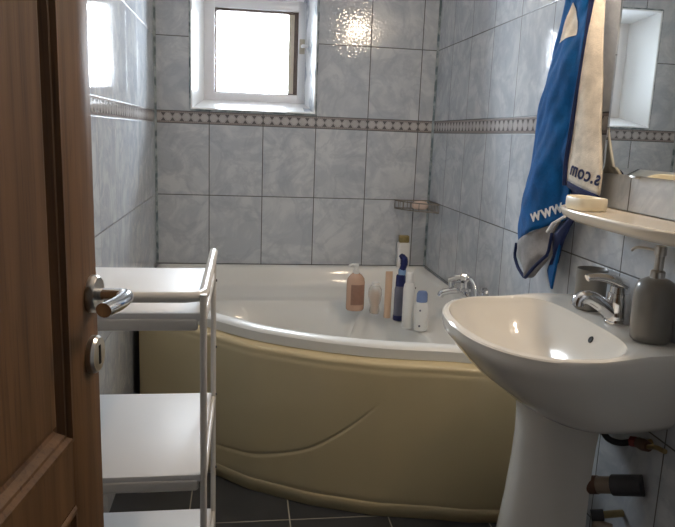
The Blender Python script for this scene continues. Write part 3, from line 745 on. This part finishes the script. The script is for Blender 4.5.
# ------------------------------------------------------------------ towel on a hook
tw = thing('towel', 'blue and cream printed beach towel hanging from a hook beside the mirror', 'towel', (W-.04, -1.55, 1.78))
def xblue(s, t): return W-.050-.030*math.sin(PI*min(1, s*1.15))**.9*(.35+.65*t)-.006*math.sin(7*s+5*t)*t+.004*math.sin(19*t+3*s)+.0022*math.sin(31*t-14*s)+.0016*math.sin(23*s+44*t)
def grid_sheet(L, R, nS, nT, xf, t0=0, t1=1):
    l, r = resample(L, nT), resample(R, nT); vs, fs = [], []
    for j in range(nT):
        for i in range(nS):
            s = i/(nS-1); p = l[j]*(1-s)+r[j]*s; vs.append((xf(s, t0+(t1-t0)*j/(nT-1)), p[0], p[1]))
    for j in range(nT-1):
        for i in range(nS-1): a = j*nS+i; fs.append((a, a+1, a+nS+1, a+nS))
    return vs, fs
def sheet(name, L, R, nS, nT, xf, mat, parent=tw, th=.006, t0=0, t1=1):
    vs, fs = grid_sheet(L, R, nS, nT, xf, t0, t1)
    o = obj(name, (vs, [], fs), mat, parent)
    m = o.modifiers.new('pile', 'SOLIDIFY'); m.thickness = th; m.offset = 0
    return o, vs
bL = [(-1.520, 1.775), (-1.485, 1.730), (-1.45, 1.679), (-1.417, 1.573), (-1.382, 1.487), (-1.335, 1.383), (-1.279, 1.168), (-1.222, .947), (-1.232, .872)]
bR = [(-1.545, 1.775), (-1.550, 1.730), (-1.550, 1.649), (-1.548, 1.545), (-1.540, 1.429), (-1.528, 1.338), (-1.523, 1.291), (-1.506, 1.135), (-1.520, 1.068), (-1.536, .996)]
blue, bv = sheet('blue_side', bL, bR, 24, 60, xblue, M['blue'])
BV = np.array(bv)
def on_blue(y, z, off):
    d = (BV[:, 1]-y)**2+(BV[:, 2]-z)**2; k = np.argsort(d)[:4]; w = 1/(d[k]+1e-6); return float((BV[k, 0]*w).sum()/w.sum())-off
# grey printed end with dark binding
hL = [(-1.235, .874), (-1.246, .836), (-1.300, .812), (-1.369, .794)]
hR = [(-1.500, .981), (-1.466, .944), (-1.477, .885), (-1.375, .796)]
xh = lambda s, t: W-.052-.026*math.sin(PI*min(1, s*1.15))**.9-.004*t
sheet('grey_end', hL, hR, 14, 14, xh, M['grey'])
def ribbon(name, pts, xx, w, mat, th=.007):
    P = resample(pts, 24); b = B()
    tube(b, [(xx(i/23) if callable(xx) else xx, p[0], p[1]) for i, p in enumerate(P)], w, 8)
    return obj(name, b, mat, tw)
ribbon('binding', [(-1.232, .875), (-1.244, .836), (-1.300, .810), (-1.371, .791), (-1.425, .838), (-1.480, .884), (-1.468, .942)], lambda u: W-.056-.024*math.sin(PI*u), .0050, M['navy'])
ribbon('white_fold', [(-1.470, .945), (-1.490, .972), (-1.540, .998)], lambda u: W-.072+.012*u, .0042, M['white'])
sheet('navy_fold', [(-1.470, .935), (-1.476, .905), (-1.482, .880), (-1.462, .850)], [(-1.600, 1.045), (-1.545, .975), (-1.510, .930), (-1.490, .860)], 10, 10, lambda s, t: W-.052+.012*s, M['navy'])
sheet('blue_tip', [(-1.462, .866), (-1.445, .832), (-1.476, .786)], [(-1.508, .940), (-1.497, .870), (-1.481, .784)], 8, 10, lambda s, t: W-.046, M['blue'])
# cream reverse
cL = [(-1.535, 1.775), (-1.544, 1.720), (-1.550, 1.649), (-1.550, 1.544), (-1.540, 1.428), (-1.527, 1.338), (-1.519, 1.278), (-1.502, 1.122), (-1.506, 1.092)]
cR = [(-1.515, 1.775), (-1.529, 1.698), (-1.546, 1.600), (-1.553, 1.551), (-1.590, 1.365), (-1.618, 1.228), (-1.660, 1.117), (-1.668, 1.066)]
def xcream(s, t):
    xr = W-.019-.022*max(0, (t-.6)/.4)            # the free edge lies against the wall, the hem swings out
    return (W-.050)*(1-s)+xr*s-.008*math.sin(PI*s)+.003*math.sin(9*t)
_, cv_ = sheet('cream_side', cL, cR, 16, 50, xcream, M['cream']); CV = np.array(cv_)
sheet('navy_hem', [(-1.518, 1.094), (-1.524, 1.078)], [(-1.668, 1.068), (-1.668, 1.052)], 16, 4, lambda s, t: W-.051+.010*s-.009*math.sin(PI*s), M['navy'], th=.008)
sheet('inner_fold', [(-1.500, 1.085), (-1.520, 1.02)], [(-1.690, 1.058), (-1.600, 1.040)], 12, 6, lambda s, t: W-.036, M['navy'])
ribbon('edge_fold', [(-1.540, 1.775), (-1.550, 1.730), (-1.551, 1.649), (-1.549, 1.545), (-1.540, 1.429), (-1.528, 1.338), (-1.522, 1.291), (-1.504, 1.135), (-1.512, 1.080)], lambda u: W-.050-.004*u, .0075, M['navy'])
# printed pale emblem on the blue side
em = [(-1.477, 1.556), (-1.500, 1.515), (-1.508, 1.470), (-1.488, 1.470), (-1.462, 1.467), (-1.436, 1.464), (-1.412, 1.459), (-1.436, 1.497)]
b = B(); ctr = np.mean(em, 0); steps = 5; rr = []
for k in range(steps, 0, -1):
    rr.append([(on_blue(*(ctr+(np.array(p)-ctr)*k/steps), .0045), *(ctr+(np.array(p)-ctr)*k/steps)) for p in resample(em+[em[0]], 33)[:-1]])
obj('printed_emblem', loft(b, rr, True, False, True), M['cream'], blue)
def lettering(name, txt, size, origin, direction, mirror, mat, xfun, parent):
    cu = bpy.data.curves.new(name+'_font', 'FONT'); cu.body = txt; cu.size = size; cu.extrude = .0; cu.offset = size*.018; cu.resolution_u = 3; cu.space_character = 1.08
    to = bpy.data.objects.new(name+'_font', cu); COL.objects.link(to)
    dg = bpy.context.evaluated_depsgraph_get(); me = bpy.data.meshes.new_from_object(to.evaluated_get(dg))
    vs = [v.co.copy() for v in me.vertices]; fs = [tuple(p.vertices) for p in me.polygons]
    bpy.data.objects.remove(to); bpy.data.curves.remove(cu); bpy.data.meshes.remove(me)
    d = np.array(direction, float); d /= np.linalg.norm(d); up = np.array([-d[1], d[0]]) if d[0] > 0 else np.array([d[1], -d[0]])
    out = []
    for v in vs:
        p = np.array(origin)+d*v.x+up*v.y
        out.append((xfun(p[0], p[1]), p[0], p[1]))
    o = obj(name, (out, [], fs), mat, parent, smooth=False)
    m = o.modifiers.new('print', 'SOLIDIFY'); m.thickness = .0008; m.offset = 0
    return o
def on_cream(y, z):
    d = (CV[:, 1]-y)**2+(CV[:, 2]-z)**2; k = np.argsort(d)[:4]; w = 1/(d[k]+1e-6); return float((CV[k, 0]*w).sum()/w.sum())-.0045
lettering('www_lettering', 'www.', .054, (-1.388, .962), (-.17, .070), False, M['white'], lambda y, z: on_blue(y, z, .0045), blue)
cs = [o for o in tw.children if o.name.startswith('cream_side')][0]
lettering('com_lettering', 's.com', .053, (-1.664, 1.090), (.18, .030), True, M['navy'], on_cream, cs)
hk = thing('towel_hook', 'small chrome wall hook holding the towel', 'hook', (W, -1.565, 1.785))
obj('base', lathe(B(), [(0, 0), (.018, 0), (.016, -.006), (0, -.007)], (W-.001, -1.56, 1.785), 20, axis='x'), M['chrome'], hk)
obj('hook', tube(B(), catmull([(W-.005, -1.56, 1.785), (W-.045, -1.56, 1.772), (W-.075, -1.56, 1.776), (W-.080, -1.56, 1.800)], 5), .006, 10), M['chrome'], hk)

# ------------------------------------------------------------------ metal rack behind the door
RX0, RX1, RY0, RY1 = .028, .334, -1.975, -1.55
rack = thing('storage_rack', 'white three shelf metal rack against the left wall behind the door', 'rack', (RX0, RY1, 0))
rr_ = .0068
levels = (.849, .517, .185)
for z in levels:
    s_ = obj('shelf', bx(RX0+.004, RX1-.004, RY0-.004, RY1, z-.016, z, .002), M['rackwhite'], rack)
    obj('front_lip', bx(RX0+.006, RX1-.010, RY0-.006, RY0+.007, z-.035, z-.009, .006, seg=3), M['racktube'], s_)
for x in (RX0, RX1):
    obj('leg', tube(B(), [(x, RY0, .012), (x, RY0, .885)], rr_, 14), M['racktube'], rack)
    obj('leg', tube(B(), [(x, RY1+.012, .012), (x, RY1+.012, .896)], .0068, 14), M['racktube'], rack)
    for y in (RY0, RY1+.012): obj('foot', tube(B(), [(x, y, .0), (x, y, .014)], .014, 12), M['pipedark'], rack)
    for z in levels: obj('side_bar', tube(B(), [(x, RY0, z-.018), (x, RY1+.012, z-.018)], .006, 10), M['racktube'], rack)
zr = .879
g = [(RX0, RY1+.018, zr+.008), (RX0, RY0+.035, zr), (RX0+.010, RY0+.010, zr), (RX0+.035, RY0, zr), (RX1-.035, RY0, zr), (RX1-.010, RY0+.010, zr), (RX1, RY0+.035, zr), (RX1, RY1+.018, zr+.008)]
pts = [g[0]]+catmull(g[1:4], 5)+catmull(g[4:7], 5)+[g[7]]
obj('guard_rail', tube(B(), pts, .0105, 14), M['racktube'], rack)
for z in (.845-.03, .538+.10, .538-.03, .3): obj('screw', lathe(B(), [(0, 0), (.004, 0), (.003, .003), (0, .003)], (RX1+.0062, RY1+.012, z), 10, axis='x'), M['pipedark'], rack)

# ------------------------------------------------------------------ light and camera
wd = bpy.data.worlds.new('sky'); SC.world = wd; wd.use_nodes = True
bg = wd.node_tree.nodes['Background']; bg.inputs[0].default_value = (.83, .91, 1.0, 1); bg.inputs[1].default_value = 82.0
pl = bpy.data.lights.new('window_portal', 'AREA'); pl.shape = 'RECTANGLE'; pl.size = WX1-WX0+.1; pl.size_y = WZ1-WZ0+.1; pl.cycles.is_portal = True
po = bpy.data.objects.new('window_portal', pl); COL.objects.link(po); po.location = ((WX0+WX1)/2, .26, (WZ0+WZ1)/2); po.rotation_euler = (-PI/2, 0, 0)

F = 664.71
cam = bpy.data.cameras.new('camera'); co = bpy.data.objects.new('camera', cam); COL.objects.link(co)
cam.sensor_width = 36; cam.sensor_fit = 'HORIZONTAL'; cam.lens = F/675*36; cam.clip_start = .02
yaw, pit, rol = .1448, .1905, .0381
fw = Vector((math.sin(yaw)*math.cos(pit), math.cos(yaw)*math.cos(pit), -math.sin(pit))); rt = Vector((math.cos(yaw), -math.sin(yaw), 0)); up = rt.cross(fw)
r2 = rt*math.cos(rol)+up*math.sin(rol); u2 = -rt*math.sin(rol)+up*math.cos(rol)
mw = Matrix(((r2.x, u2.x, -fw.x, .4063), (r2.y, u2.y, -fw.y, -3.2204), (r2.z, u2.z, -fw.z, 1.19), (0, 0, 0, 1)))
co.matrix_world = mw; SC.camera = co
SC.view_settings.view_transform = 'Standard'; SC.view_settings.look = 'None'; SC.view_settings.gamma = 1; SC.view_settings.use_curve_mapping = False
SC.view_settings.exposure = 0
SC.cycles.max_bounces = 10; SC.cycles.diffuse_bounces = 6; SC.cycles.glossy_bounces = 6; SC.cycles.transparent_max_bounces = 8
SC.cycles.sample_clamp_indirect = 6
